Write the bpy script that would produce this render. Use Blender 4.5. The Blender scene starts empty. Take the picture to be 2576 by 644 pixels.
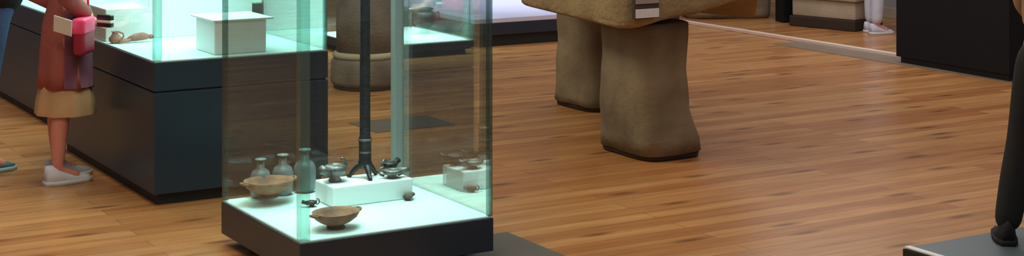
import bpy, bmesh, math, random
from mathutils import Vector, Matrix, noise

random.seed(7)
scene = bpy.context.scene
col = scene.collection
PI = math.pi

# ------------------------------------------------------------------ camera
CAMH = 1.9
F = 4000.0            # focal length in pixels of the 2576 px wide frame
HOR = -385.0          # pixel row of the horizon
cam = bpy.data.cameras.new('camera')
cam.sensor_width = 36.0
cam.sensor_fit = 'HORIZONTAL'
cam.lens = 36.0 * F / 2576.0
cam.shift_y = -(322.0 - HOR) / 2576.0
cam.clip_end = 200
camo = bpy.data.objects.new('scene_camera', cam)
camo.location = (0, 0, CAMH)
camo.rotation_euler = (PI / 2, 0, 0)
col.objects.link(camo)
scene.camera = camo

# ------------------------------------------------------------------ light
scene.view_settings.view_transform = 'Standard'
scene.view_settings.look = 'None'
scene.view_settings.gamma = 1.0
scene.view_settings.use_curve_mapping = False
scene.view_settings.exposure = 0.0
scene.cycles.use_denoising = True
scene.cycles.max_bounces = 10
scene.cycles.transparent_max_bounces = 40
scene.cycles.caustics_reflective = False
scene.cycles.caustics_refractive = False

THETA = math.radians(30.7)          # the room's axes against the camera's
ER = Vector((math.cos(THETA), math.sin(THETA)))
EL = Vector((-math.sin(THETA), math.cos(THETA)))


def rl(r, l, z=0.0):
    v = ER * r + EL * l
    return Vector((v.x, v.y, z))


world = bpy.data.worlds.new('world')
scene.world = world
world.use_nodes = True
bg = world.node_tree.nodes['Background']
bg.inputs[0].default_value = (0.92, 0.96, 1.0, 1)
bg.inputs[1].default_value = 0.26


def area(name, loc, size, power, color, sy=None, spread=180, rot=(0, 0, 0)):
    d = bpy.data.lights.new(name, 'AREA')
    d.energy = power
    d.color = color
    d.shape = 'RECTANGLE'
    d.size = size
    d.size_y = sy or size
    d.spread = math.radians(spread)
    o = bpy.data.objects.new(name, d)
    o.location = loc
    o.rotation_euler = rot
    col.objects.link(o)
    return o


# unseen overhead lights standing in for the hall's ceiling lamps, no fittings
area('overhead_light', rl(7.2, 6.5, 3.9), 3.0, 82, (1.0, 0.90, 0.82), 5.0, rot=(0, 0, THETA))
area('overhead_light', rl(1.6, 5.0, 3.9), 1.5, 80, (1.0, 0.82, 0.58), 3.0, rot=(0, 0, THETA))
area('overhead_light', rl(3.0, 9.2, 3.9), 1.5, 122, (1.0, 0.90, 0.66), 2.5, rot=(0, 0, THETA))  # unseen light added to brighten the left faces of the stones
area('overhead_light', rl(9.8, 11.0, 3.9), 2.0, 105, (1.0, 0.95, 0.92), 3.0, rot=(0, 0, THETA))  # unseen light added to lift the far floor on the right
area('overhead_light', rl(1.0, 13.0, 3.9), 2.0, 50, (1.0, 0.90, 0.98), 3.0, rot=(0, 0, THETA))


# ------------------------------------------------------------------ helpers
def s2l(c):
    c = c / 255.0
    return c / 12.92 if c <= 0.04045 else ((c + 0.055) / 1.055) ** 2.4


def rgb(r, g, b):
    return (s2l(r), s2l(g), s2l(b), 1.0)


def P(px, py, z=0.0):
    """point of height z that the photograph shows at pixel (px, py)"""
    d = F * (CAMH - z) / (py - HOR)
    return Vector(((px - 1288.0) / F * d, d, z))


def mat(name, base, rough=0.5, metal=0.0, spec=0.5, noise_amt=0.0, noise_scale=20.0, bump=0.0, bump_scale=60.0,
        stretch=(1, 1, 1), sheen=0.0, second=None):
    m = bpy.data.materials.new(name)
    m.use_nodes = True
    nt = m.node_tree
    b = nt.nodes['Principled BSDF']
    b.inputs['Base Color'].default_value = base
    b.inputs['Roughness'].default_value = rough
    b.inputs['Metallic'].default_value = metal
    b.inputs['Specular IOR Level'].default_value = spec
    if sheen:
        b.inputs['Sheen Weight'].default_value = sheen
    if noise_amt or bump or second:
        tc = nt.nodes.new('ShaderNodeTexCoord')
        mp = nt.nodes.new('ShaderNodeMapping')
        mp.inputs['Scale'].default_value = stretch
        nt.links.new(tc.outputs['Object'], mp.inputs[0])
    if noise_amt or second:
        n = nt.nodes.new('ShaderNodeTexNoise')
        n.inputs['Scale'].default_value = noise_scale
        n.inputs['Detail'].default_value = 5
        nt.links.new(mp.outputs[0], n.inputs['Vector'])
        ramp = nt.nodes.new('ShaderNodeValToRGB')
        ramp.color_ramp.elements[0].position = 0.32
        ramp.color_ramp.elements[1].position = 0.68
        if second:
            a, c = base, second
        else:
            a = tuple(x * (1 - noise_amt) for x in base[:3]) + (1,)
            c = tuple(min(1, x * (1 + noise_amt)) for x in base[:3]) + (1,)
        ramp.color_ramp.elements[0].color = a
        ramp.color_ramp.elements[1].color = c
        nt.links.new(n.outputs['Fac'], ramp.inputs[0])
        nt.links.new(ramp.outputs[0], b.inputs['Base Color'])
    if bump:
        n2 = nt.nodes.new('ShaderNodeTexNoise')
        n2.inputs['Scale'].default_value = bump_scale
        n2.inputs['Detail'].default_value = 6
        nt.links.new(mp.outputs[0], n2.inputs['Vector'])
        bp = nt.nodes.new('ShaderNodeBump')
        bp.inputs['Strength'].default_value = bump
        bp.inputs['Distance'].default_value = 0.02
        nt.links.new(n2.outputs['Fac'], bp.inputs['Height'])
        nt.links.new(bp.outputs[0], b.inputs['Normal'])
    return m


def glass_mat(name, tint, f0, rough=0.0, power=5.0, grazing=1.0):
    m = bpy.data.materials.new(name)
    m.use_nodes = True
    nt = m.node_tree
    nt.nodes.remove(nt.nodes['Principled BSDF'])
    out = nt.nodes['Material Output']
    tr = nt.nodes.new('ShaderNodeBsdfTransparent')
    tr.inputs[0].default_value = tint
    gl = nt.nodes.new('ShaderNodeBsdfGlossy')
    gl.inputs['Roughness'].default_value = rough
    gl.inputs[0].default_value = (0.93, 1.0, 0.97, 1)
    lw = nt.nodes.new('ShaderNodeLayerWeight')
    lw.inputs['Blend'].default_value = 0.5
    pw = nt.nodes.new('ShaderNodeMath')
    pw.operation = 'POWER'
    pw.inputs[1].default_value = power
    nt.links.new(lw.outputs['Facing'], pw.inputs[0])
    mu = nt.nodes.new('ShaderNodeMath')
    mu.operation = 'MULTIPLY_ADD'
    mu.inputs[1].default_value = grazing - f0
    mu.inputs[2].default_value = f0
    nt.links.new(pw.outputs[0], mu.inputs[0])
    mx = nt.nodes.new('ShaderNodeMixShader')
    nt.links.new(mu.outputs[0], mx.inputs[0])
    nt.links.new(tr.outputs[0], mx.inputs[1])
    nt.links.new(gl.outputs[0], mx.inputs[2])
    nt.links.new(mx.outputs[0], out.inputs[0])
    return m


def obj(name, bm, m, parent=None, smooth=False, loc=None, rotz=None):
    me = bpy.data.meshes.new(name)
    bmesh.ops.recalc_face_normals(bm, faces=bm.faces)
    if smooth:
        for f in bm.faces:
            f.smooth = True
    bm.to_mesh(me)
    bm.free()
    me.materials.append(m)
    o = bpy.data.objects.new(name, me)
    col.objects.link(o)
    if parent:
        o.parent = parent
    if loc is not None:
        o.location = loc
    if rotz is not None:
        o.rotation_euler = (0, 0, rotz)
    return o


def thing(name, label, cat, loc=(0, 0, 0), rotz=0.0, group=None):
    o = bpy.data.objects.new(name, None)
    o.empty_display_size = 0.1
    col.objects.link(o)
    o.location = loc
    o.rotation_euler = (0, 0, rotz)
    return tag(o, label, cat, group)


def tag(o, label, cat, group=None):
    o['label'] = label
    o['category'] = cat
    if group:
        o['group'] = group
    return o


def structure(o):
    o['kind'] = 'structure'
    return o


def add_box(bm, x0, x1, y0, y1, z0, z1, bevel=0.0, seg=2):
    r = bmesh.ops.create_cube(bm, size=1.0)
    vs = r['verts']
    for v in vs:
        v.co.x = x0 + (v.co.x + 0.5) * (x1 - x0)
        v.co.y = y0 + (v.co.y + 0.5) * (y1 - y0)
        v.co.z = z0 + (v.co.z + 0.5) * (z1 - z0)
    if bevel:
        es = list({e for v in vs for e in v.link_edges})
        bmesh.ops.bevel(bm, geom=es, offset=bevel, segments=seg, affect='EDGES', profile=0.5)
    return bm


def box(x0, x1, y0, y1, z0, z1, bevel=0.0, seg=2):
    return add_box(bmesh.new(), x0, x1, y0, y1, z0, z1, bevel, seg)


def add_loft(bm, rings, close=True, caps=True):
    """rings: list of lists of points, one length"""
    vr = [[bm.verts.new(p) for p in ring] for ring in rings]
    n = len(vr[0])
    for a, b in zip(vr[:-1], vr[1:]):
        for i in range(n if close else n - 1):
            j = (i + 1) % n
            bm.faces.new((a[i], a[j], b[j], b[i]))
    if caps:
        bm.faces.new(vr[0][::-1])
        bm.faces.new(vr[-1])
    return bm


def ellipse(cx, cy, z, rx, ry, n=28, wob=0.0, k=8, ph=0.0):
    return [Vector((cx + rx * (1 + wob * math.cos(k * a + ph)) * math.cos(a),
                    cy + ry * (1 + wob * math.cos(k * a + ph)) * math.sin(a), z))
            for a in (2 * PI * i / n for i in range(n))]


def lathe(profile, n=28, cx=0, cy=0, cz=0, sx=1.0, sy=1.0, bm=None):
    bm = bm or bmesh.new()
    return add_loft(bm, [ellipse(cx, cy, cz + z, max(r, 0.0004) * sx, max(r, 0.0004) * sy, n) for r, z in profile])


def tube(pts, rads, n=12, bm=None):
    bm = bm or bmesh.new()
    pts = [Vector(p) for p in pts]
    rings = []
    prev = None
    for i, p in enumerate(pts):
        t = (pts[min(i + 1, len(pts) - 1)] - pts[max(i - 1, 0)]).normalized()
        if prev is None:
            up = Vector((0, 0, 1)) if abs(t.z) < 0.9 else Vector((1, 0, 0))
            u = t.cross(up).normalized()
        else:
            u = (prev - t * prev.dot(t)).normalized()
        prev = u
        v = t.cross(u)
        r = rads[i] if isinstance(rads, (list, tuple)) else rads
        rings.append([p + (u * math.cos(a) + v * math.sin(a)) * r for a in (2 * PI * k / n for k in range(n))])
    return add_loft(bm, rings)


def roughen(bm, amp, scale, seed=0.0, keep_z=None):
    for v in bm.verts:
        if keep_z is not None and v.co.z < keep_z:
            continue
        d = noise.noise_vector(v.co * scale + Vector((seed, seed * 2.1, -seed)))
        v.co += d * amp
    return bm


def stone_loft(secs, n=40, amp=0.012, scale=5, seed=0.0, power=5.0):
    """secs: (z, cx, cy, hx, hy) rounded rectangles"""
    bm = bmesh.new()
    fine = []
    for a, b in zip(secs[:-1], secs[1:]):
        k = max(1, int(abs(b[0] - a[0]) / 0.05))
        for i in range(k):
            t = i / k
            fine.append(tuple(a[q] + (b[q] - a[q]) * t for q in range(5)))
    fine.append(secs[-1])
    rings = []
    for z, cx, cy, hx, hy in fine:
        ring = []
        for i in range(n):
            a = 2 * PI * i / n
            c, s = math.cos(a), math.sin(a)
            r = (abs(c) ** power + abs(s) ** power) ** (-1 / power)
            ring.append(Vector((cx + hx * r * c, cy + hy * r * s, z)))
        rings.append(ring)
    add_loft(bm, rings)
    return roughen(bm, amp, scale, seed)


def skin_mesh(verts, edges, radii, root=0, levels=2):
    """one continuous surface grown round a skeleton"""
    me = bpy.data.meshes.new('skeleton')
    me.from_pydata([tuple(v) for v in verts], edges, [])
    o = bpy.data.objects.new('skeleton', me)
    col.objects.link(o)
    md = o.modifiers.new('s', 'SKIN')
    md.use_smooth_shade = True
    for i, sv in enumerate(me.skin_vertices[0].data):
        r = radii[i]
        sv.radius = r if isinstance(r, tuple) else (r, r)
        sv.use_root = (i == root)
    sb = o.modifiers.new('u', 'SUBSURF')
    sb.levels = levels
    sb.render_levels = levels
    dg = bpy.context.evaluated_depsgraph_get()
    dg.update()
    ev = o.evaluated_get(dg)
    out = bpy.data.meshes.new_from_object(ev)
    bpy.data.objects.remove(o)
    bm = bmesh.new()
    bm.from_mesh(out)
    bpy.data.meshes.remove(out)
    return bm


# ------------------------------------------------------------------ materials
def wood_floor_mat():
    m = bpy.data.materials.new('pine_boards')
    m.use_nodes = True
    nt = m.node_tree
    L = nt.links.new
    b = nt.nodes['Principled BSDF']
    tc = nt.nodes.new('ShaderNodeTexCoord')

    def mapping(scale):
        mp = nt.nodes.new('ShaderNodeMapping')
        mp.inputs['Scale'].default_value = scale
        L(tc.outputs['Object'], mp.inputs[0])
        return mp

    br = nt.nodes.new('ShaderNodeTexBrick')
    br.offset = 0.37
    br.inputs['Color1'].default_value = (0.0, 0.0, 0.0, 1)
    br.inputs['Color2'].default_value = (1.0, 1.0, 1.0, 1)
    br.inputs['Mortar'].default_value = (0.5, 0.5, 0.5, 1)
    br.inputs['Scale'].default_value = 1.0
    br.inputs['Mortar Size'].default_value = 0.003
    br.inputs['Mortar Smooth'].default_value = 0.4
    br.inputs['Brick Width'].default_value = 2.4
    br.inputs['Row Height'].default_value = 0.125
    L(tc.outputs['Object'], br.inputs['Vector'])
    board = nt.nodes.new('ShaderNodeValToRGB')
    board.color_ramp.elements[0].color = rgb(166, 108, 62)
    board.color_ramp.elements[1].color = rgb(192, 140, 88)
    L(br.outputs['Color'], board.inputs[0])
    # long grain
    n1 = nt.nodes.new('ShaderNodeTexNoise')
    n1.inputs['Scale'].default_value = 1.0
    n1.inputs['Detail'].default_value = 6
    n1.inputs['Roughness'].default_value = 0.62
    L(mapping((1.3, 15.0, 1.0)).outputs[0], n1.inputs['Vector'])
    g = nt.nodes.new('ShaderNodeValToRGB')
    g.color_ramp.elements[0].position = 0.30
    g.color_ramp.elements[0].color = (0.66, 0.62, 0.58, 1)
    g.color_ramp.elements[1].position = 0.66
    g.color_ramp.elements[1].color = (1.12, 1.12, 1.12, 1)
    L(n1.outputs['Fac'], g.inputs[0])
    mul = nt.nodes.new('ShaderNodeMix')
    mul.data_type = 'RGBA'
    mul.blend_type = 'MULTIPLY'
    mul.inputs[0].default_value = 0.8
    L(board.outputs[0], mul.inputs[6])
    L(g.outputs[0], mul.inputs[7])
    # knots and dark streaks
    vo = nt.nodes.new('ShaderNodeTexVoronoi')
    vo.voronoi_dimensions = '2D'
    vo.inputs['Scale'].default_value = 1.0
    vo.inputs['Randomness'].default_value = 1.0
    L(mapping((0.95, 3.6, 1.0)).outputs[0], vo.inputs['Vector'])
    kr = nt.nodes.new('ShaderNodeValToRGB')
    kr.color_ramp.elements[0].position = 0.03
    kr.color_ramp.elements[0].color = (1, 1, 1, 1)
    kr.color_ramp.elements[1].position = 0.13
    kr.color_ramp.elements[1].color = (0, 0, 0, 1)
    L(vo.outputs['Distance'], kr.inputs[0])
    kn = nt.nodes.new('ShaderNodeMix')
    kn.data_type = 'RGBA'
    kn.inputs[7].default_value = rgb(88, 46, 26)
    ks = nt.nodes.new('ShaderNodeMath')
    ks.operation = 'MULTIPLY'
    ks.inputs[1].default_value = 0.72
    L(kr.outputs[0], ks.inputs[0])
    L(ks.outputs[0], kn.inputs[0])
    L(mul.outputs[2], kn.inputs[6])
    # seams
    sm = nt.nodes.new('ShaderNodeMix')
    sm.data_type = 'RGBA'
    sm.inputs[7].default_value = rgb(70, 42, 26)
    sf = nt.nodes.new('ShaderNodeMath')
    sf.operation = 'MULTIPLY'
    sf.inputs[1].default_value = 0.55
    L(br.outputs['Fac'], sf.inputs[0])
    L(sf.outputs[0], sm.inputs[0])
    L(kn.outputs[2], sm.inputs[6])
    L(sm.outputs[2], b.inputs['Base Color'])
    # worn varnish
    n2 = nt.nodes.new('ShaderNodeTexNoise')
    n2.inputs['Scale'].default_value = 2.5
    n2.inputs['Detail'].default_value = 4
    L(mapping((1, 3, 1)).outputs[0], n2.inputs['Vector'])
    rr = nt.nodes.new('ShaderNodeMapRange')
    rr.inputs[3].default_value = 0.20
    rr.inputs[4].default_value = 0.36
    L(n2.outputs['Fac'], rr.inputs[0])
    L(rr.outputs[0], b.inputs['Roughness'])
    b.inputs['Specular IOR Level'].default_value = 0.5
    bp = nt.nodes.new('ShaderNodeBump')
    bp.inputs['Strength'].default_value = 0.12
    bp.inputs['Distance'].default_value = 0.01
    L(n1.outputs['Fac'], bp.inputs['Height'])
    L(bp.outputs[0], b.inputs['Normal'])
    return m


M = {}
M['floor'] = wood_floor_mat()
M['wall'] = mat('wall_plaster', rgb(150, 148, 146), 0.8, noise_amt=0.05, noise_scale=3)
M['base'] = mat('case_blue_black', rgb(28, 50, 66), 0.38, noise_amt=0.06, noise_scale=6)
M['base_dark'] = mat('case_charcoal', rgb(29, 39, 55), 0.40, noise_amt=0.06, noise_scale=6)
M['recess'] = mat('recess_black', rgb(16, 17, 19), 0.6)
M['deck'] = mat('deck_aqua_white', rgb(212, 240, 237), 0.6)
M['deck_lav'] = mat('deck_lavender', rgb(188, 190, 214), 0.5, noise_amt=0.03, noise_scale=3)
M['white'] = mat('white_acrylic', rgb(236, 240, 240), 0.4)
M['glass'] = glass_mat('case_glass', (0.95, 0.985, 0.975, 1), 0.018, grazing=0.6)
M['glass_refl'] = glass_mat('case_glass_boosted', (1.0, 1.0, 1.0, 1), 0.42, power=4.0)  # mirror strength raised past plain glass to brighten the deck's reflection
M['edge'] = glass_mat('glass_edge_green', (0.68, 0.85, 0.82, 1), 0.10, rough=0.25)
M['edge_dark'] = glass_mat('glass_edge_dark', (0.50, 0.60, 0.58, 1), 0.05, rough=0.25)
M['post'] = mat('frosted_post', rgb(150, 156, 152), 0.35)
M['bronze'] = mat('dark_bronze', rgb(46, 47, 50), 0.42, metal=0.55, noise_amt=0.35, noise_scale=30, bump=0.2)
M['bronze_l'] = mat('worn_bronze', rgb(110, 108, 106), 0.40, metal=0.6, noise_amt=0.3, noise_scale=30, bump=0.2)
M['clay'] = mat('fired_clay', rgb(158, 112, 84), 0.75, second=rgb(112, 82, 64), noise_scale=14, bump=0.25)
M['clay_d'] = mat('burnt_clay', rgb(96, 78, 66), 0.8, noise_amt=0.3, noise_scale=20, bump=0.2)
M['terra'] = mat('red_clay', rgb(176, 120, 104), 0.75, noise_amt=0.2, noise_scale=25)
M['oldglass'] = mat('weathered_glass', rgb(104, 114, 116), 0.35, noise_amt=0.15, noise_scale=10)
M['stone'] = mat('brown_stone', rgb(138, 122, 96), 0.85, second=rgb(100, 86, 66), noise_scale=3.2, bump=0.3, bump_scale=22)
M['stone_top'] = mat('ochre_stone', rgb(158, 136, 94), 0.85, second=rgb(120, 100, 70), noise_scale=2.4, bump=0.5, bump_scale=34)
M['stone_grey'] = mat('grey_stone', rgb(128, 116, 104), 0.85, second=rgb(92, 82, 74), noise_scale=4, bump=0.4)
M['stone_far'] = mat('tan_stone', rgb(136, 118, 96), 0.85, second=rgb(104, 86, 68), noise_scale=3, bump=0.4)
M['stone_pale'] = mat('pale_stone', rgb(172, 158, 138), 0.85, noise_amt=0.1, noise_scale=4, bump=0.3)
M['pad'] = mat('dark_pad', rgb(48, 36, 28), 0.7)
M['black'] = mat('black_panel', rgb(18, 21, 27), 0.6, spec=0.25, noise_amt=0.05, noise_scale=5)
M['brass'] = mat('satin_strip', rgb(228, 208, 196), 0.4)
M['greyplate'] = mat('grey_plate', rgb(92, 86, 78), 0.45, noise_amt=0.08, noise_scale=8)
M['ramp'] = mat('slate_ramp', rgb(84, 96, 102), 0.45, noise_amt=0.05, noise_scale=6)
M['whitestrip'] = mat('white_strip', rgb(224, 222, 218), 0.5)
M['card'] = mat('white_card', rgb(214, 208, 208), 0.6, noise_amt=0.04, noise_scale=40)
M['card_g'] = mat('grey_card', rgb(150, 136, 132), 0.6)
M['card_d'] = mat('holder_dark', rgb(58, 46, 40), 0.6)
M['skin'] = mat('skin', rgb(214, 140, 124), 0.55, noise_amt=0.05, noise_scale=12)
M['hair_brown'] = mat('hair_brown', rgb(62, 42, 30), 0.5, noise_amt=0.3, noise_scale=60, stretch=(4, 4, 0.4))
M['hair_black'] = mat('hair_black', rgb(28, 24, 22), 0.5, noise_amt=0.3, noise_scale=60, stretch=(4, 4, 0.4))
M['eye'] = mat('eye', rgb(40, 30, 26), 0.2)
M['rust'] = mat('rust_cloth', rgb(164, 90, 76), 0.85, second=rgb(150, 80, 80), noise_scale=5, bump=0.2, bump_scale=25)
M['beige'] = mat('beige_cloth', rgb(190, 152, 110), 0.85, noise_amt=0.1, noise_scale=8)
M['plum'] = mat('plum_cloth', rgb(148, 86, 104), 0.8, noise_amt=0.12, noise_scale=9)
M['crimson'] = mat('crimson_leather', rgb(150, 28, 58), 0.5)
M['pink'] = mat('pink_leather', rgb(236, 70, 120), 0.45)
M['paper'] = mat('paper', rgb(226, 222, 218), 0.7)
M['phone'] = mat('phone_black', rgb(34, 34, 36), 0.25)
M['sneaker'] = mat('white_sneaker', rgb(216, 214, 222), 0.6, noise_amt=0.05, noise_scale=20)
M['sneaker_g'] = mat('grey_sneaker', rgb(170, 172, 178), 0.6, noise_amt=0.05, noise_scale=20)
M['sole'] = mat('rubber_white', rgb(205, 203, 205), 0.6)
M['teal'] = mat('teal_shoe', rgb(44, 92, 100), 0.6)
M['teal_sole'] = mat('pale_sole', rgb(150, 176, 180), 0.6)
M['coat'] = mat('black_cloth', rgb(24, 25, 29), 0.85, noise_amt=0.15, noise_scale=20)
M['jeans'] = mat('blue_denim', rgb(54, 78, 118), 0.85, noise_amt=0.15, noise_scale=30)
M['trousers'] = mat('black_trousers', rgb(20, 19, 20), 0.85, noise_amt=0.12, noise_scale=20)
M['jacket'] = mat('tan_jacket', rgb(150, 126, 100), 0.85, noise_amt=0.1, noise_scale=14)
M['pale_jeans'] = mat('pale_trousers', rgb(196, 200, 218), 0.85, noise_amt=0.08, noise_scale=14)
M['shirt'] = mat('grey_shirt', rgb(120, 120, 124), 0.85, noise_amt=0.08, noise_scale=14)

# ------------------------------------------------------------------ the setting
R0, R1, L0, L1 = -8.0, 12.6, -3.0, 18.5
structure(obj('floor', box(R0 - .1, R1 + .1, L0 - .1, L1 + .1, -0.12, 0.0), M['floor'], rotz=THETA))
structure(obj('wall_right', box(R1, R1 + .15, L0, L1, 0, 4.2), M['wall'], rotz=THETA))
structure(obj('wall_back', box(R0, R1 + .15, L1, L1 + .15, 0, 4.2), M['wall'], rotz=THETA))
structure(obj('wall_left', box(R0 - .15, R0, L0, L1 + .15, 0, 4.2), M['wall'], rotz=THETA))
structure(obj('baseboard_right', box(R1 - .02, R1, L0, L1, 0, 0.12, 0.004), M['stone_pale'], rotz=THETA))
structure(obj('baseboard_back', box(R0, R1 - .02, L1 - .02, L1, 0, 0.12, 0.004), M['stone_pale'], rotz=THETA))

# raised metal strip running across the floor on the right, flat grey band beside it
a = P(1742, 62); b = P(2252, 144)
ra, la = a.xy.dot(ER), a.xy.dot(EL)
rb, lb = b.xy.dot(ER), b.xy.dot(EL)
RS = (ra + rb) / 2
structure(obj('trim_1', box(RS - .02, RS + .03, lb - 3.0, la + 2.0, 0.0, 0.035, 0.006), M['brass'], rotz=THETA))
M['band'] = mat('grey_band', rgb(126, 110, 96), 0.4, noise_amt=0.08, noise_scale=6)
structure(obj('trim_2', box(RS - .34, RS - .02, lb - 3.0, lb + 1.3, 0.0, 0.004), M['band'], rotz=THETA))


# ------------------------------------------------------------------ display cases
def glass_case(name, label, loc, w, l, ztop, zbot, hglass, M_front, M_side, glass_back, light, groove=None,
               recess=0.05, edge_w=0.022, deck='deck', back_post=False, group=None, refl=True):
    """origin at the front corner of the case, x along R, y along L"""
    t = thing(name, label, 'display case', loc, THETA, group)
    if groove:
        obj('base_cabinet', box(0, w, 0, l, zbot, groove - .004, 0.004), M_front, t)
        obj('top_drawer', box(0, w, 0, l, groove + .004, ztop - .008, 0.004), M_front, t)
        obj('shadow_gap', box(.012, w - .012, .012, l - .012, groove - .01, groove + .01), M['recess'], t)
    else:
        obj('base_cabinet', box(0, w, 0, l, zbot, ztop - .008, 0.004), M_front, t)
    obj('plinth', box(recess, w - recess, recess, l - recess, 0, zbot), M['recess'], t)
    obj('deck', box(.006, w - .006, .006, l - .006, ztop - .008, ztop, 0.002), M[deck], t)
    z0, z1 = ztop, ztop + hglass
    g = 0.010
    e = 0.004
    obj('glass_pane', box(e, w - e, e, e + g, z0, z1), M['glass'], t)                       # front right
    obj('glass_pane', box(e, e + g, e + g, l - e, z0, z1), M['glass'], t)                    # front left
    obj('glass_pane', box(w - e - g, w - e, e + g, l - e, z0, z1), M['glass_refl'] if refl else M['glass'], t)
    obj('glass_pane', box(e + g, w - e - g, l - e - g, l - e, z0, z1), M['glass'], t)
    ew = edge_w
    obj('glass_edge', box(e - .001, e + ew, e - .001, e + ew, z0, z1, 0.003), M['edge'], t)
    obj('glass_edge', box(e - .001, e + ew * .5, l - e - ew * .5, l - e + .001, z0, z1, 0.002), M['edge_dark'], t)
    obj('glass_edge', box(w - e - ew * .5, w - e + .001, e - .001, e + ew * .5, z0, z1, 0.002), M['edge_dark'], t)
    bw = 0.05 if back_post else ew * .5
    obj('back_post' if back_post else 'glass_edge', box(w - e - bw, w - e + .001, l - e - bw, l - e + .001, z0, z1, 0.003),
        M['post'] if back_post else M['edge_dark'], t)
    obj('lid', box(-.01, w + .01, -.01, l + .01, z1, z1 + .12, 0.006), M_front, t)
    c = Vector(loc) + rl(w / 2, l / 2, z1 - .01)
    power, colr, spread = light
    area('case_lamp', c, w * .9, power, colr, l * .9, spread, rot=(0, 0, THETA))
    return t


# the low case in the foreground
CF = P(755, 610, 0.21); CF.z = 0
glass_case('display_case', 'low glass case in the foreground with bright white deck, clay bowl and bronze lamps inside',
           CF, 0.955, 0.955, 0.21, 0.05, 1.75, M['base_dark'], M['base_dark'], True,
           (11.5, (0.58, 1.0, 0.95), 85), recess=0.10, edge_w=0.045, back_post=True)
# the table-height case behind it
TF = P(388, 520); TF.z = 0
TL = 1.85
glass_case('display_case', 'table-height glass case on a tall dark cabinet beside the woman in the rust dress',
           TF, 1.0, TL, 0.766, 0.06, 0.85, M['base'], M['base'], True,
           (31, (0.62, 1.0, 0.90), 165), groove=0.602, recess=0.03, edge_w=0.04)
# the one at the left margin
T2 = P(118, 318); T2.z = 0
glass_case('display_case', 'tall dark cabinet case at the left margin, behind the woman',
           T2, 1.0, 1.85, 0.766, 0.06, 0.85, M['base'], M['base'], True,
           (20, (0.62, 1.0, 0.92), 120), groove=0.602, recess=0.03)
# small low case far back
C3 = P(1185, 100, 0.13); C3.z = 0
C3 = C3 - rl(1.0, 0)
glass_case('display_case', 'small low glass case far back, beside the lavender platform, dark urn inside',
           C3, 1.0, 1.25, 0.13, 0.05, 1.3, M['base_dark'], M['base_dark'], True,
           (22, (0.72, 1.0, 0.94), 70), recess=0.04, refl=False)

# lavender platform
t = thing('exhibit_platform', 'low dark platform with a wide lavender top, far back beside the stone pillars', 'platform',
          P(1375, 108) * 1.0, THETA)
r_from, r_to = -0.80, 1.6
obj('body', box(r_from, r_to, 0, 2.9, 0.11, 0.225, 0.004), M['base_dark'], t)
obj('plinth', box(r_from + .05, r_to - .05, 0.04, 2.85, 0.0, 0.11), M['recess'], t)
obj('top_board', box(r_from - .005, r_to + .005, -.005, 2.905, 0.225, 0.272, 0.006), M['deck_lav'], t)
area('platform_spot', t.location + Vector(rl(0.2, 1.5, 3.4)), 1.2, 30, (0.86, 0.88, 1.0), 1.2, 70, rot=(0, 0, THETA))


# ------------------------------------------------------------------ in the foreground case
def incase(px, py, z):
    return P(px, py, z)


riser_loc = CF + rl(0.385, 0.515, 0.21)
tag(obj('display_block', box(0, 0.42, 0, 0.21, 0, 0.098, 0.008, 3), M['white'], loc=riser_loc, rotz=THETA),
    'low white display block carrying the bronze lamps in the foreground case', 'display stand')


def clay_bowl(loc, rot, label, s=1.0):
    t = thing('clay_bowl', label, 'bowl', loc, rot)
    body = lathe([(0.036, 0.012), (0.05, 0.018), (0.085, 0.034), (0.115, 0.056), (0.128, 0.078), (0.130, 0.090),
                  (0.123, 0.090), (0.112, 0.072), (0.08, 0.045), (0.04, 0.034), (0.0, 0.032)], 36)
    for v in body.verts:
        v.co.x *= 1.05 * s
        v.co.y *= 0.9 * s
        v.co.z *= s
    roughen(body, 0.003, 18, 2)
    obj('body', body, M['clay'], t, True)
    obj('foot', lathe([(0.05, 0), (0.052, 0.006), (0.036, 0.014), (0.03, 0.02)], 28, sx=s, sy=s), M['clay_d'], t, True)
    for sgn in (-1, 1):
        pts = []
        for k in range(7):
            a = PI * k / 6
            pts.append((sgn * (0.125 + 0.035 * math.sin(a)) * s, 0.032 * math.cos(a) * s, (0.078 + 0.008 * math.sin(a)) * s))
        obj('handle', tube(pts, 0.007 * s, 8), M['clay'], t, True)
    return t


clay_bowl(incase(845, 573, 0.21), THETA + .2, 'tan clay bowl standing alone at the front of the foreground case', 0.82)
ac = incase(676, 511, 0.21)
tag(obj('acrylic_stand', box(-.10, .10, -.06, .06, 0, 0.03, 0.004), M['glass'], loc=ac, rotz=THETA),
    'small clear stand under the bowl at the left rear of the foreground case', 'display stand')
clay_bowl(ac + Vector((0, 0, 0.0302)), THETA + .1, 'tan clay bowl on a clear stand at the left rear of the foreground case', 0.9)


def old_flask(loc, label, h, r):
    t = thing('glass_flask', label, 'flask', loc, 0.0, 'weathered flasks at the rear of the foreground case')
    obj('body', lathe([(r * .7, 0), (r, 0.02), (r, h * .55), (r * .8, h * .68), (r * .38, h * .76), (r * .34, h * .95)], 24),
        M['oldglass'], t, True)
    obj('rim', lathe([(r * .34, h * .95), (r * .55, h * .97), (r * .55, h), (r * .3, h), (r * .25, h * .95)], 24), M['oldglass'], t, True)
    return t


old_flask(CF + rl(0.185, 0.915, 0.21), 'grey weathered flask nearest the left glass corner of the foreground case', 0.185, 0.05)
old_flask(CF + rl(0.30, 0.915, 0.21), 'middle one of the three grey weathered flasks behind the rear clay bowl', 0.195, 0.052)
old_flask(CF + rl(0.415, 0.915, 0.21), 'grey weathered flask just left of the white display block', 0.21, 0.055)

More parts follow.
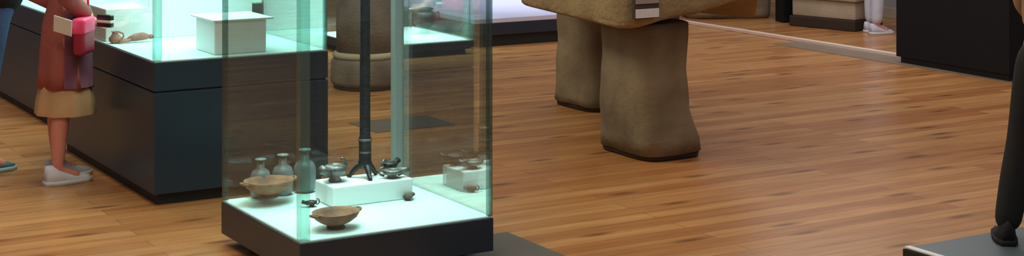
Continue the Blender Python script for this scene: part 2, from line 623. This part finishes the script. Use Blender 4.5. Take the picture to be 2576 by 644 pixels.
# candelabrum
cl = riser_loc + rl(0.225, 0.125, 0.098)
t = thing('lamp_stand', 'tall dark bronze candelabrum on the white block in the foreground case', 'candelabrum', cl, THETA)
for k in range(3):
    a = 2 * PI * k / 3 + .4
    c, s = math.cos(a), math.sin(a)
    obj('foot', tube([(0, 0, 0.062), (c * .035, s * .035, 0.055), (c * .062, s * .062, 0.026), (c * .075, s * .075, 0.008),
                      (c * .088, s * .088, 0.010)], [0.018, 0.016, 0.012, 0.010, 0.008], 10), M['bronze'], t, True)
obj('shaft', lathe([(0.022, 0.05), (0.034, 0.06), (0.034, 0.075), (0.030, 0.085), (0.030, 0.17), (0.034, 0.185), (0.026, 0.2),
                    (0.025, 0.6), (0.024, 1.05), (0.024, 1.06), (0.024, 1.08), (0.016, 1.09)], 24), M['bronze'], t, True)
obj('collar', lathe([(0.027, 0.0), (0.034, 0.004), (0.034, 0.012), (0.027, 0.016)], 24, cz=0.176), M['bronze_l'], t, True)
obj('collar', lathe([(0.027, 0.0), (0.031, 0.004), (0.031, 0.010), (0.027, 0.014)], 24, cz=0.118), M['bronze_l'], t, True)
obj('drip_pan', lathe([(0.02, 0), (0.06, 0.01), (0.075, 0.025), (0.072, 0.028), (0.02, 0.016)], 24, cz=1.09), M['bronze'], t, True)


def oil_lamp(loc, rot, label, s, m, tall=1.0):
    t = thing('oil_lamp', label, 'oil lamp', loc, rot)
    bm = lathe([(0.026, 0), (0.028, 0.006), (0.02, 0.014), (0.042, 0.026), (0.05, 0.04), (0.044, 0.052), (0.022, 0.058),
                (0.018, 0.05), (0.0, 0.048)], 24)
    for v in bm.verts:
        v.co *= s
        v.co.z *= tall
    obj('body', bm, m, t, True)
    obj('nozzle', tube([(0.03 * s, 0, .034 * s * tall), (0.065 * s, 0, .042 * s * tall), (0.088 * s, 0, .05 * s * tall)],
                       [0.022 * s, 0.016 * s, 0.019 * s], 12), m, t, True)
    pts = [(-0.042 * s - .028 * s * math.sin(a), 0, (.044 + .026 * math.cos(a)) * s * tall) for a in
           (PI * k / 8 for k in range(9))]
    obj('handle', tube(pts, 0.006 * s, 8), M['bronze_l'], t, True)
    return t


oil_lamp(riser_loc + rl(0.065, 0.12, 0.098), THETA + 3.6, 'dark bronze oil lamp at the left end of the white display block', 1.15, M['bronze_l'], 1.25)
oil_lamp(riser_loc + rl(0.335, 0.055, 0.098), THETA - 0.15, 'bronze oil lamp on the white block just right of the candelabrum', 0.95, M['bronze_l'], .8)
oil_lamp(riser_loc + rl(0.375, 0.165, 0.098), THETA + .5, 'bronze oil lamp at the right end of the white block, by the grey post', 0.85, M['bronze'], 1.2)
oil_lamp(CF + rl(0.315, 0.60, 0.21), THETA + 2.9, 'small dark oil lamp on the deck left of the white block', 0.52, M['bronze'])
oil_lamp(CF + rl(0.765, 0.49, 0.21), THETA + .4, 'small reddish oil lamp on the deck right of the white block', 0.48, M['clay_d'])

# ------------------------------------------------------------------ in the table-height case
ZT = 0.766


def tf(r, l, z=0):
    return TF + rl(r, l, ZT + z)


b0 = P(540, 139, ZT)
tag(obj('display_block', box(0, 0.30, 0, 0.30, 0, 0.18, 0.006), M['white'], loc=b0, rotz=THETA),
    'white cube block at the right front of the table-height case', 'display stand')
tag(obj('glass_shelf', box(-.01, 0.34, -.01, 0.36, 0.0, 0.010, 0.002), M['white'], loc=b0 + Vector((0, 0, 0.1802)), rotz=THETA),
    'thin bright shelf board lying on the white cube block', 'shelf')
tag(obj('display_block', box(0, 0.26, 0, 0.34, 0, 0.19, 0.006), M['white'], loc=tf(0.025, 0.97), rotz=THETA),
    'long white block at the left rear of the table-height case', 'display stand')
tag(obj('exhibit_board', box(0.0, 0.65, 0, 0.03, 0, 0.70, 0.004), M['white'], loc=tf(0.30, 1.02), rotz=THETA),
    'upright white panel standing at the rear of the table-height case', 'panel')
tb = P(352, 106, ZT)
t = thing('terracotta_figurine', 'small reddish clay figurine lying on the deck of the table-height case', 'figurine', tb, THETA)
obj('body', roughen(tube([(-.07, 0, .02), (-.03, 0, .03), (.02, 0, .034), (.05, 0, .03)], [.012, .022, .024, .014], 12), .003, 30), M['terra'], t, True)
obj('head', lathe([(0.004, 0), (0.016, 0.008), (0.018, 0.018), (0.004, 0.03)], 14, cx=.066, cz=.014), M['terra'], t, True)
for q in (-1, 1):
    obj('leg', tube([(-.06, q * .012, .018), (-.10, q * .02, .014), (-.13, q * .028, .010)], [.010, .009, .008], 8), M['terra'], t, True)
t = thing('terracotta_jug', 'small reddish clay jug standing left of the figurine in the table-height case', 'jug', P(290, 109, ZT), THETA)
obj('body', lathe([(0.02, 0), (0.034, 0.012), (0.038, 0.03), (0.02, 0.052), (0.016, 0.06), (0.024, 0.07), (0.018, 0.07), (.012, .055)], 20), M['terra'], t, True)
obj('handle', tube([(.022, 0, .064), (.045, 0, .055), (.05, 0, .035), (.034, 0, .024)], .005, 8), M['terra'], t, True)

# urn in the far low case
t = thing('bronze_urn', 'dark urn inside the small low case far back', 'urn', P(1068, 84, 0.13), THETA)
obj('body', lathe([(0.05, 0), (0.055, 0.01), (0.035, 0.03), (0.09, 0.09), (0.12, 0.15), (0.10, 0.20), (0.06, 0.215)], 26), M['bronze'], t, True)
obj('rim', lathe([(0.06, 0.213), (0.085, 0.235), (0.08, 0.24), (0.05, 0.215)], 26), M['bronze'], t, True)
for q in (-1, 1):
    obj('handle', tube([(q * .10, 0, .18), (q * .15, 0, .2), (q * .155, 0, .15), (q * .118, 0, .13)], .009, 8), M['bronze'], t, True)

# ------------------------------------------------------------------ stones
# front pillar of the stone table
fp = P(1632, 413); fp.z = 0
t = thing('stone_pillar', 'brown stone pillar with flared foot holding up the front of the stone slab', 'pillar', fp, THETA)
obj('shaft', stone_loft([(0.035, .225, .30, .225, .30), (0.12, .225, .30, .225, .30), (0.20, .205, .30, .205, .295),
                         (0.30, .180, .30, .185, .285), (0.55, .17, .29, .175, .275), (0.828, .175, .29, .18, .285)],
                        amp=0.016, scale=5, seed=1), M['stone'], t, True)
obj('foot_pad', stone_loft([(0.0, .225, .30, .21, .285), (0.04, .225, .30, .215, .29)], amp=.003, seed=3), M['pad'], t, True)
# rear pillar
bp_ = P(1383, 260); bp_.z = 0
t = thing('stone_pillar', 'brown stone pillar under the rear of the slab, half hidden by the front pillar', 'pillar', bp_, THETA)
obj('shaft', stone_loft([(0.035, .21, -.27, .21, .28), (0.3, .21, -.27, .20, .27), (0.828, .215, -.27, .2, .275)],
                        amp=0.016, scale=5, seed=6), M['stone'], t, True)
obj('foot_pad', stone_loft([(0.0, .21, -.27, .195, .265), (0.04, .21, -.27, .2, .27)], amp=.003, seed=3), M['pad'], t, True)

# slab lying on the pillars
def slab():
    c0 = P(1576, 80, 0.83)
    e1 = P(1294, 10, 0.83)
    e2 = Vector((1.05, 12.5, 0.83))
    e3 = c0 + rl(1.05, 0, 0)
    base = [c0, e1, e2, e3]
    # subdivide outline
    out = []
    for i in range(4):
        p, q = base[i], base[(i + 1) % 4]
        for k in range(14):
            out.append(p.lerp(q, k / 14))
    # round the corners
    for _ in range(2):
        out = [(out[i - 1] + out[i] * 2 + out[(i + 1) % len(out)]) / 4 for i in range(len(out))]
    cen = sum(out, Vector()) / len(out)
    rings = []
    for z, s in ((0.0, .50), (0.0, .97), (0.012, .995), (0.05, 1.005), (0.12, 1.01), (0.22, 1.01), (0.34, 1.01), (0.40, 1.0), (0.43, .96), (0.43, .5)):
        ring = []
        for p in out:
            q = cen + (p - cen) * s
            # the right-hand end of the underside curves upward
            rr = max(0.0, (p - c0).xy.dot(ER))
            ll = max(0.0, (p - c0).xy.dot(EL))
            lift = (0.16 * min(1.1, rr) if ll < .12 and s > .8 else 0.0) * (1 - z / .43)
            ring.append(Vector((q.x, q.y, 0.832 + z + lift)))
        rings.append(ring)
    bm = bmesh.new()
    add_loft(bm, rings)
    bmesh.ops.subdivide_edges(bm, edges=bm.edges[:], cuts=2, use_grid_fill=True)
    for v in bm.verts:
        if v.co.z > 0.85:
            v.co += noise.noise_vector(v.co * 4.0) * 0.014
    return bm, c0


bm, c0 = slab()
tag(obj('stone_slab', bm, M['stone_top'], smooth=True), 'huge ochre stone slab resting on brown pillars, cut by the top of the photo', 'stone slab')
# museum labels on the slab
lp = c0 + rl(0.035, -0.035, 0)
t = thing('exhibit_label', 'small white label card fixed to the right face of the ochre stone slab', 'label', (lp.x, lp.y, 0.902), THETA)
obj('backplate', box(0, 0.172, 0.0, 0.03, 0.0, 0.12, 0.002), M['card_d'], t)
obj('card', box(0.004, 0.168, -.006, 0.0, 0.006, 0.058, 0.001), M['card'], t)
obj('card', box(0.004, 0.168, -.006, 0.0, 0.088, 0.118, 0.001), M['card_g'], t)['label'] = 'grey upper card'

# column base behind the glass cases
cp = P(915, 232); cp.z = 0
cp = cp + Vector((0, .28, 0))
t = thing('stone_column', 'grey brown stone column base standing behind the foreground glass case', 'column', cp, 0.3)
obj('base_drum', roughen(lathe([(0.27, 0.03), (0.285, 0.06), (0.285, 0.20), (0.275, 0.225), (0.255, 0.245)], 40), .008, 6, 3), M['stone_grey'], t, True)
obj('moulding', roughen(lathe([(0.255, 0.235), (0.272, 0.25), (0.272, 0.275), (0.25, 0.29)], 40), .004, 6, 1), M['stone_pale'], t, True)
obj('shaft', roughen(lathe([(0.25, 0.28), (0.245, 0.5), (0.24, 0.9), (0.235, 1.4), (0.19, 1.42)], 40), .012, 5, 8), M['stone_grey'], t, True)
obj('foot_pad', lathe([(0.262, 0), (0.262, 0.032)], 40), M['pad'], t, True)

# far stones
sp = P(1745, 52); sp.z = 0
t = tag(obj('stone_block', stone_loft([(0, .45, .3, .46, .3), (0.05, .45, .3, .48, .32), (0.6, .45, .3, .47, .31), (0.9, .45, .3, .45, .30)],
        amp=.03, scale=3, seed=4), M['stone_far'], smooth=True, loc=P(1742, 50) + rl(.02, 0.05), rotz=math.radians(5)),
        'tan stone block far back, between the ochre slab and the black post', 'stone block')
k = P(1985, 57)
t = thing('display_post', 'narrow black post far back between the two tan stone blocks', 'post', (k.x, k.y + .1, 0), 0.25)
obj('post', box(-.1, .1, -.1, .1, 0, 0.95, 0.006), M['black'], t)
obj('top_plate', box(-.14, .14, -.12, .12, 0.95, 0.98, 0.004), M['black'], t)
bc = P(2188, 84); bc.z = 0
t = thing('stone_block', 'pale stone block on a dark plinth far back beside the black cabinet', 'stone block', bc + Vector((-.10, .12, 0)), math.radians(44))
obj('plinth', box(-.02, .5, 0.02, .84, 0, 0.11, 0.01), M['pad'], t)
obj('block', roughen(box(-.0, .48, 0.03, .82, 0.11, 0.30, 0.02, 3), .006, 5), M['stone_pale'], t, True)
obj('ledge', roughen(box(-.03, .5, 0.0, .85, 0.30, 0.62, 0.02, 3), .006, 5), M['stone_pale'], t, True)

# black cabinet on the right
kc = P(2538, 207); kc.z = 0
kl = P(2254, 157); kl.z = 0
ang = math.atan2(kl.y - kc.y, kl.x - kc.x) - PI / 2
ln = (kl - kc).length
t = thing('black_cabinet', 'large matt black cabinet on the right, partly behind the person in tan jacket', 'cabinet', kc, ang)
obj('body', box(0, 0.85, 0, ln, 0.055, 1.05, 0.006), M['black'], t)
obj('plinth', box(0.03, 0.82, 0.03, ln - .03, 0, 0.055), M['recess'], t)
obj('top_board', box(-.01, 0.86, -.01, ln + .01, 1.05, 1.08, 0.004), M['black'], t)

# dais with a white nosing at the lower right
dz = 0.05
dc = P(2278, 622, dz); dc.z = 0
t = thing('floor_ramp', 'low slate grey dais with a white edge strip at the lower right corner', 'dais', dc, THETA)
obj('deck', box(0.0, 2.2, -2.0, 0.0, 0.0, dz, 0.003), M['ramp'], t)
obj('edge_strip', box(-.004, 0.03, -2.0, 0.003, dz - .004, dz + .004, 0.001), M['whitestrip'], t)
obj('riser', box(-.014, -.001, -2.0, 0.003, 0.0, dz - .006), M['recess'], t)

# grey floor plates
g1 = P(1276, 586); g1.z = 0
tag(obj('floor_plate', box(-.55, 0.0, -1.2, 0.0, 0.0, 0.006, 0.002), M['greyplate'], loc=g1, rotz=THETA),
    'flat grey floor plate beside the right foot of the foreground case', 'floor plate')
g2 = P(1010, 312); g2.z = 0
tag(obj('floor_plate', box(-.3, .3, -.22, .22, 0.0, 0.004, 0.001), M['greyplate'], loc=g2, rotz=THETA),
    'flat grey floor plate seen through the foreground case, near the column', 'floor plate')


# ------------------------------------------------------------------ people
def joints(h=1.68, sw=0.17, lean=0.0, step=(0.0, 0.0), arms=None, stance=0.09, sit=0):
    """standing skeleton facing +y, right side +x; step = forward offset of right / left foot"""
    k = h / 1.68
    J = {}
    J['pelvis'] = Vector((0, 0, .93))
    J['spine'] = Vector((0, .01 + lean * .25, 1.10))
    J['chest'] = Vector((0, .0 + lean * .6, 1.29))
    J['neck'] = Vector((0, .0 + lean * .85, 1.43))
    J['jaw'] = Vector((0, .02 + lean * 1.05, 1.50))
    J['skull'] = Vector((0, .015 + lean * 1.15, 1.58))
    J['crown'] = Vector((0, .005 + lean * 1.2, 1.655))
    for s, nm in ((1, 'r'), (-1, 'l')):
        st = step[0] if s == 1 else step[1]
        J['hip' + nm] = Vector((s * .088, 0, .87))
        J['knee' + nm] = Vector((s * (stance + .004), st * .55 + .02, .47))
        J['ankle' + nm] = Vector((s * stance, st, .085))
        J['toe' + nm] = Vector((s * (stance + .015), st + .13, .035))
        J['sh' + nm] = Vector((s * sw, lean * .75, 1.37))
        if arms and nm in arms:
            e, w = arms[nm]
            J['elbow' + nm] = Vector(e)
            J['wrist' + nm] = Vector(w)
        else:
            J['elbow' + nm] = Vector((s * (sw + .05), -.01 + lean * .6, 1.09))
            J['wrist' + nm] = Vector((s * (sw + .06), .07 + lean * .6, .86))
    for q in J:
        J[q] = J[q] * k
    return J


def body_mesh(J, k=1.0):
    V, E, Rr = [], [], []
    idx = {}

    def add(nm, p, r, parent=None):
        idx[nm] = len(V)
        V.append(p)
        Rr.append(r if isinstance(r, tuple) else (r * k, r * k))
        if parent:
            E.append((idx[parent], idx[nm]))

    add('pelvis', J['pelvis'], (.135, .105))
    add('spine', J['spine'], (.118, .09), 'pelvis')
    add('chest', J['chest'], (.135, .10), 'spine')
    add('neck', J['neck'], .052, 'chest')
    add('jaw', J['jaw'], (.055, .062), 'neck')
    add('skull', J['skull'], (.072, .085), 'jaw')
    add('crown', J['crown'], (.05, .06), 'skull')
    add('nose', J['jaw'].lerp(J['skull'], .35) + Vector((0, .088, 0)), .013, 'skull')
    for s, nm in ((1, 'r'), (-1, 'l')):
        add('ear' + nm, J['skull'].lerp(J['jaw'], .35) + Vector((s * .078, -.01, 0)), (.012, .02), 'skull')
        add('sh' + nm, J['sh' + nm], .055, 'chest')
        add('elbow' + nm, J['elbow' + nm], .040, 'sh' + nm)
        add('wrist' + nm, J['wrist' + nm], .026, 'elbow' + nm)
        d = (J['wrist' + nm] - J['elbow' + nm]).normalized()
        side = Vector((s, 0, 0)) if abs(d.x) < .8 else Vector((0, 1, 0))
        side = (side - d * side.dot(d)).normalized()     # across the palm
        nrm = d.cross(side)
        palm = J['wrist' + nm] + d * .055
        add('palm' + nm, palm, (.034, .018), 'wrist' + nm)
        for f in range(4):
            off = (f - 1.5) * .019
            lng = (.062, .075, .078, .066)[f]
            a = palm + d * .04 + side * off
            b = a + d * lng * .55 - nrm * .01 * s
            c = b + d * lng * .4 - nrm * .026 * s
            add('kn%d%s' % (f, nm), a, .0095, 'palm' + nm)
            add('fm%d%s' % (f, nm), b, .0085, 'kn%d%s' % (f, nm))
            add('ft%d%s' % (f, nm), c, .007, 'fm%d%s' % (f, nm))
        a = J['wrist' + nm] + d * .035 - side * .034 * 1
        b = a + d * .035 - side * .018
        c = b + d * .028 - nrm * .006 * s
        add('th0' + nm, a, .012, 'palm' + nm)
        add('th1' + nm, b, .0105, 'th0' + nm)
        add('th2' + nm, c, .0085, 'th1' + nm)
        add('hip' + nm, J['hip' + nm], .085, 'pelvis')
        add('thigh' + nm, J['hip' + nm].lerp(J['knee' + nm], .5), .070, 'hip' + nm)
        add('knee' + nm, J['knee' + nm], .053, 'thigh' + nm)
        add('calf' + nm, J['knee' + nm].lerp(J['ankle' + nm], .35) + Vector((0, -.012, 0)), .053, 'knee' + nm)
        add('ankle' + nm, J['ankle' + nm], .036, 'calf' + nm)
        add('toe' + nm, J['toe' + nm], .026, 'ankle' + nm)
    return skin_mesh(V, E, Rr, 0)


def limb_cloth(J, chain_list, radii, root):
    """cloth grown round part of the skeleton: chain_list of (name, point, radius, parent)"""
    V, E, Rr, idx = [], [], [], {}
    for nm, p, r, par in chain_list:
        idx[nm] = len(V)
        V.append(p)
        Rr.append(r if isinstance(r, tuple) else (r, r))
        if par:
            E.append((idx[par], idx[nm]))
    return skin_mesh(V, E, Rr, 0)


def trousers_mesh(J, w=1.0, drop=0.0):
    c = [('p', J['pelvis'], (.175, .15), None), ('w', J['pelvis'] + Vector((0, 0, .1)), (.16, .135), 'p')]
    for nm in 'rl':
        c += [('h' + nm, J['hip' + nm], .112, 'p'),
              ('t' + nm, J['hip' + nm].lerp(J['knee' + nm], .5), .085 * w, 'h' + nm),
              ('k' + nm, J['knee' + nm], .07 * w, 't' + nm),
              ('c' + nm, J['knee' + nm].lerp(J['ankle' + nm], .5), .068 * w, 'k' + nm),
              ('a' + nm, J['ankle' + nm] + Vector((0, 0, .01 - drop)), .060 * w, 'c' + nm)]
    return limb_cloth(J, c, None, 0)


def jacket_mesh(J, hem=0.0, w=1.0):
    c = [('p', J['pelvis'] + Vector((0, 0, hem)), (.165 * w, .135 * w), None),
         ('s', J['spine'], (.16 * w, .14 * w), 'p'), ('c', J['chest'] + Vector((0, 0, .01)), (.175 * w, .15 * w), 's'),
         ('n', J['neck'] + Vector((0, 0, .005)), .078, 'c')]
    for nm in 'rl':
        c += [('s' + nm, J['sh' + nm] + Vector((0, 0, .005)), .080, 'c'), ('e' + nm, J['elbow' + nm], .054, 's' + nm),
              ('w' + nm, J['wrist' + nm], .042, 'e' + nm)]
    return limb_cloth(J, c, None, 0)


def hair_mesh(J, long=0.0):
    c = J['skull']
    bm = bmesh.new()
    bmesh.ops.create_uvsphere(bm, u_segments=24, v_segments=16, radius=1.0)
    for v in bm.verts:
        p = v.co.copy()
        v.co = Vector((p.x * .088, p.y * .102 - .014, p.z * .10 + .022))
        if p.y > .25 and p.z < .45:
            v.co.y = min(v.co.y, .045)
        if p.z < -.1 and p.y < .3:
            v.co.z -= long * (-p.z)
        v.co += c
    return bm


def shoe(parent, J, nm, m_up, m_sole, L=0.265, yaw=0.0):
    a = J['ankle' + nm]
    n = 14
    rings, srings = [], []
    cx, y0 = a.x, a.y - .07
    for i in range(15):
        t = i / 14
        y = y0 + t * L
        wd = .036 + .012 * math.sin(PI * min(1, t * 1.15)) if t < .85 else .044 * math.sqrt(max(0.02, 1 - ((t - .72) / .285) ** 2))
        if t < .08:
            wd *= .75
        ht = .115 if t < .25 else (.115 - (.115 - .062) * min(1, (t - .25) / .35) if t < .6 else .062 - .028 * ((t - .6) / .4) ** 1.6)
        ring = []
        for k in range(n):
            q = 2 * PI * k / n
            zz = math.sin(q)
            ring.append(Vector((cx + wd * math.cos(q), y, .022 + (ht - .022) * zz if zz > 0 else .022 + .004 * zz)))
        rings.append(ring)
        srings.append([Vector((cx + sx * (wd + .006), y + (.008 if i == 14 else (-.006 if i == 0 else 0)), z)) for sx, z in
                       ((-1, 0.0), (1, 0.0), (1.02, .014), (1, .026), (-1, .026), (-1.02, .014))])
    s = obj('shoe', add_loft(bmesh.new(), rings), m_up, parent, True)
    obj('sole', add_loft(bmesh.new(), srings), m_sole, s, True)
    # laces
    lb_ = bmesh.new()
    for i in range(4):
        y = y0 + L * (.36 + i * .07)
        zz = .108 - i * .0115
        tube([(cx - .022, y, zz - .012), (cx, y, zz), (cx + .022, y, zz - .012)], .003, 6, lb_)
    obj('laces', lb_, m_sole, s, True)
    return s


def face(parent, J):
    for s in (-1, 1):
        bm = bmesh.new()
        bmesh.ops.create_uvsphere(bm, u_segments=10, v_segments=8, radius=.010)
        for v in bm.verts:
            v.co += J['skull'] + Vector((s * .03, .071, -.012))
        obj('eye', bm, M['eye'], parent, True)
    bm = tube([J['jaw'] + Vector((-.022, .054, .0)), J['jaw'] + Vector((0, .062, -.001)), J['jaw'] + Vector((.022, .054, .0))],
              [.004, .006, .004], 8)
    obj('mouth', bm, M['terra'], parent, True)


# --- woman at the table case, facing along R (root +y -> R means rotation THETA - 90deg)
fr = P(166, 462); fr.z = 0
YAW = THETA - PI / 2 + math.radians(8)
ey = Vector((-math.sin(YAW), math.cos(YAW), 0))
ex = Vector((math.cos(YAW), math.sin(YAW), 0))
root = fr - ex * .09 - ey * .02
t = thing('person', 'woman in rust red dress, beige skirt and white sneakers facing the glass case', 'person', root, YAW)
J = joints(1.64, .165, lean=.05, step=(-.03, .05),
           arms={'r': ((.25, -.03, 1.08), (.17, .12, .965)), 'l': ((-.22, -.06, 1.08), (-.08, .08, 1.0))})
for q in J:
    if q[:-1] not in ('ankle', 'toe', 'knee', 'elbow', 'wrist'):
        J[q] = J[q] + Vector((0, .05, 0))
body = obj('body', body_mesh(J), M['skin'], t, True)
body['label'] = 'bare lower legs, hands and head'
face(t, J)
obj('hair', hair_mesh(J, .16), M['hair_brown'], t, True)
# dress: loft from chest to hem, beige skirt under it
DY = .055
rings = []
for z, rx, ry, cy, wob in ((1.36, .12, .09, .035, 0), (1.28, .155, .115, .03, 0), (1.12, .135, .105, .015, .0), (1.0, .145, .115, .01, .01),
                           (.9, .165, .135, .0, .02), (.75, .18, .15, 0, .035), (.62, .188, .158, 0, .05), (.535, .192, .162, 0, .06)):
    rings.append(ellipse(0, cy + DY, z, rx * .92, ry * .90, 64, wob, 7))
rings2 = [[p * 1.0 for p in rings[-1]]] + [[Vector((p.x * .96, DY + (p.y - DY) * .96, z)) for p in rings[-1]] for z in (.536, .62)]
obj('dress', add_loft(bmesh.new(), rings + rings2[1:]), M['rust'], t, True)
rings = [ellipse(0, DY, z, rx * .92, ry * .90, 64, wob, 9, 1.0) for z, rx, ry, wob in
         ((.66, .150, .125, .02), (.55, .178, .150, .02), (.46, .198, .176, .03), (.388, .204, .185, .03), (.385, .204, .185, .03), (.386, .198, .178, .03), (.5, .17, .14, .03))]
obj('skirt', add_loft(bmesh.new(), rings), M['beige'], t, True)
sl = bmesh.new()
for nm in 'rl':
    tube([J['sh' + nm], J['sh' + nm].lerp(J['elbow' + nm], .5), J['elbow' + nm], J['elbow' + nm].lerp(J['wrist' + nm], .85)],
         [.07, .062, .058, .045], 16, sl)
obj('sleeves', sl, M['rust'], t, True)
# plum front panel of the dress
rings = []
for z, rx, ry, cy in ((.98, .150, .120, .02), (.9, .170, .140, 0), (.75, .185, .155, 0), (.62, .194, .164, 0), (.545, .198, .168, 0)):
    rings.append([Vector((rx * .92 * math.cos(a) * 1.012, cy + DY + ry * .90 * math.sin(a) * 1.012, z)) for a in
                  (math.radians(-30 + 100 * i / 24) for i in range(25))])
bmp = bmesh.new()
add_loft(bmp, rings, close=False, caps=False)
bmesh.ops.solidify(bmp, geom=bmp.faces[:], thickness=.008)
obj('front_panel', bmp, M['plum'], t, True)
shoe(t, J, 'r', M['sneaker'], M['sole'])
shoe(t, J, 'l', M['sneaker_g'], M['sole'])


def wpt(x, y, z):
    return root + ex * x + ey * y + Vector((0, 0, z))


# pouch at her hip, leaflet and phone in her hands
bt = thing('shoulder_bag', 'crimson shoulder bag with a bright pink flap hanging at the woman\'s front', 'bag', wpt(.25, .055, .745), YAW - .75)
bb = box(-.095, .085, -.035, .035, 0.0, .145, 0.022, 4)
obj('pouch', bb, M['crimson'], bt, True)
obj('flap', box(-.088, .092, -.040, .040, .115, .205, 0.018, 4), M['pink'], bt, True)
obj('strap', tube([(-.08, 0, .18), (-.10, -.01, .35), (-.05, 0.05, .56)], .007, 8), M['pink'], bt, True)
lf = obj('leaflet', box(-.06, .06, -.003, .003, 0, .095, 0.001), M['paper'], loc=wpt(.255, -.07, .868), rotz=YAW + PI / 2 - .9)
lf.rotation_euler = (0.25, .22, YAW - .2 + .75)
tag(lf, 'folded white leaflet tucked in front of the woman at the pink bag', 'leaflet')
PHX = TF + rl(-.085, .60)
ph = thing('compact_camera', 'black compact camera in the woman\'s hand at the edge of the lit case', 'camera', Vector((PHX.x, PHX.y, .925)), YAW + .35)
obj('body', box(-.055, .055, -.016, .016, -.03, .04, 0.008, 3), M['phone'], ph, True)
lens = lathe([(0.024, 0), (0.026, .012), (0.022, .022), (0.016, .02)], 20)
bmesh.ops.rotate(lens, verts=lens.verts, cent=(0, 0, 0), matrix=Matrix.Rotation(-PI / 2, 3, 'X'))
bmesh.ops.translate(lens, verts=lens.verts, vec=(0, .016, .005))
obj('lens', lens, M['phone'], ph, True)
obj('grip_band', box(-.058, .058, -.018, .018, -.006, .010, 0.003), M['paper'], ph, True)

# --- person in the black coat at the left margin
fr = P(4, 430); fr.z = 0
YAW2 = THETA - PI / 2 + math.radians(10)
ey2 = Vector((-math.sin(YAW2), math.cos(YAW2), 0))
ex2 = Vector((math.cos(YAW2), math.sin(YAW2), 0))
root2 = fr - ex2 * .09 - ey2 * .115
t = thing('person', 'person in black coat, blue jeans and teal shoes, cut by the left margin', 'person', root2, YAW2)
J = joints(1.74, .18, lean=.04, step=(0.0, -.1), arms={'r': ((.24, -.19, 1.12), (.20, -.20, .93)), 'l': ((-.24, -.05, 1.1), (-.22, .0, .9))})
for q in J:
    if q[:-1] not in ('ankle', 'toe', 'knee'):
        J[q] = J[q] + Vector((.02, .055 if q[:-1] == 'hip' else .075, 0))
obj('body', body_mesh(J), M['skin'], t, True)
face(t, J)
obj('hair', hair_mesh(J), M['hair_black'], t, True)
obj('jeans', trousers_mesh(J), M['jeans'], t, True)
obj('coat', jacket_mesh(J, -.075, 1.45), M['coat'], t, True)
shoe(t, J, 'r', M['teal'], M['teal_sole'])
shoe(t, J, 'l', M['teal'], M['teal_sole'])

# --- person on the dais at the right margin
YAW3 = math.radians(-8)
root3 = Vector((2.545, 7.42, dz))
t = thing('person', 'person in tan jacket and black trousers stepping along at the right margin', 'person', root3, YAW3)
J = joints(1.70, .18, lean=.0, step=(.22, .0), stance=.12,
           arms={'r': ((.24, -.02, 1.1), (.20, .20, .98)), 'l': ((-.13, .12, 1.1), (-.05, .28, 1.0))})
J['shl'].x = -.155
J['kneel'] = Vector((-.155, .02, .475))
J['anklel'] = Vector((-.235, -.02, .085))
J['toel'] = Vector((-.24, .11, .035))
obj('body', body_mesh(J), M['skin'], t, True)
face(t, J)
obj('hair', hair_mesh(J, .1), M['hair_brown'], t, True)
obj('trousers', trousers_mesh(J, 1.1, .045), M['trousers'], t, True)
obj('jacket', jacket_mesh(J, .0, 1.1), M['jacket'], t, True)
shoe(t, J, 'r', M['trousers'], M['trousers'])
shoe(t, J, 'l', M['trousers'], M['trousers'])

# --- far visitor half hidden by the black cabinet
fr = P(2206, 87); fr.z = 0
YAW4 = math.radians(-70)
ey4 = Vector((-math.sin(YAW4), math.cos(YAW4), 0))
ex4 = Vector((math.cos(YAW4), math.sin(YAW4), 0))
root4 = fr - ex4 * .10
t = thing('person', 'far visitor in pale trousers and pale shoes between the stone block and black cabinet', 'person', root4, YAW4)
J = joints(1.70, .18, lean=.02, step=(0.0, .05))
obj('body', body_mesh(J), M['skin'], t, True)
face(t, J)
obj('hair', hair_mesh(J), M['hair_black'], t, True)
obj('trousers', trousers_mesh(J), M['pale_jeans'], t, True)
obj('shirt', jacket_mesh(J), M['shirt'], t, True)
shoe(t, J, 'r', M['pale_jeans'], M['sole'])
shoe(t, J, 'l', M['pale_jeans'], M['sole'])
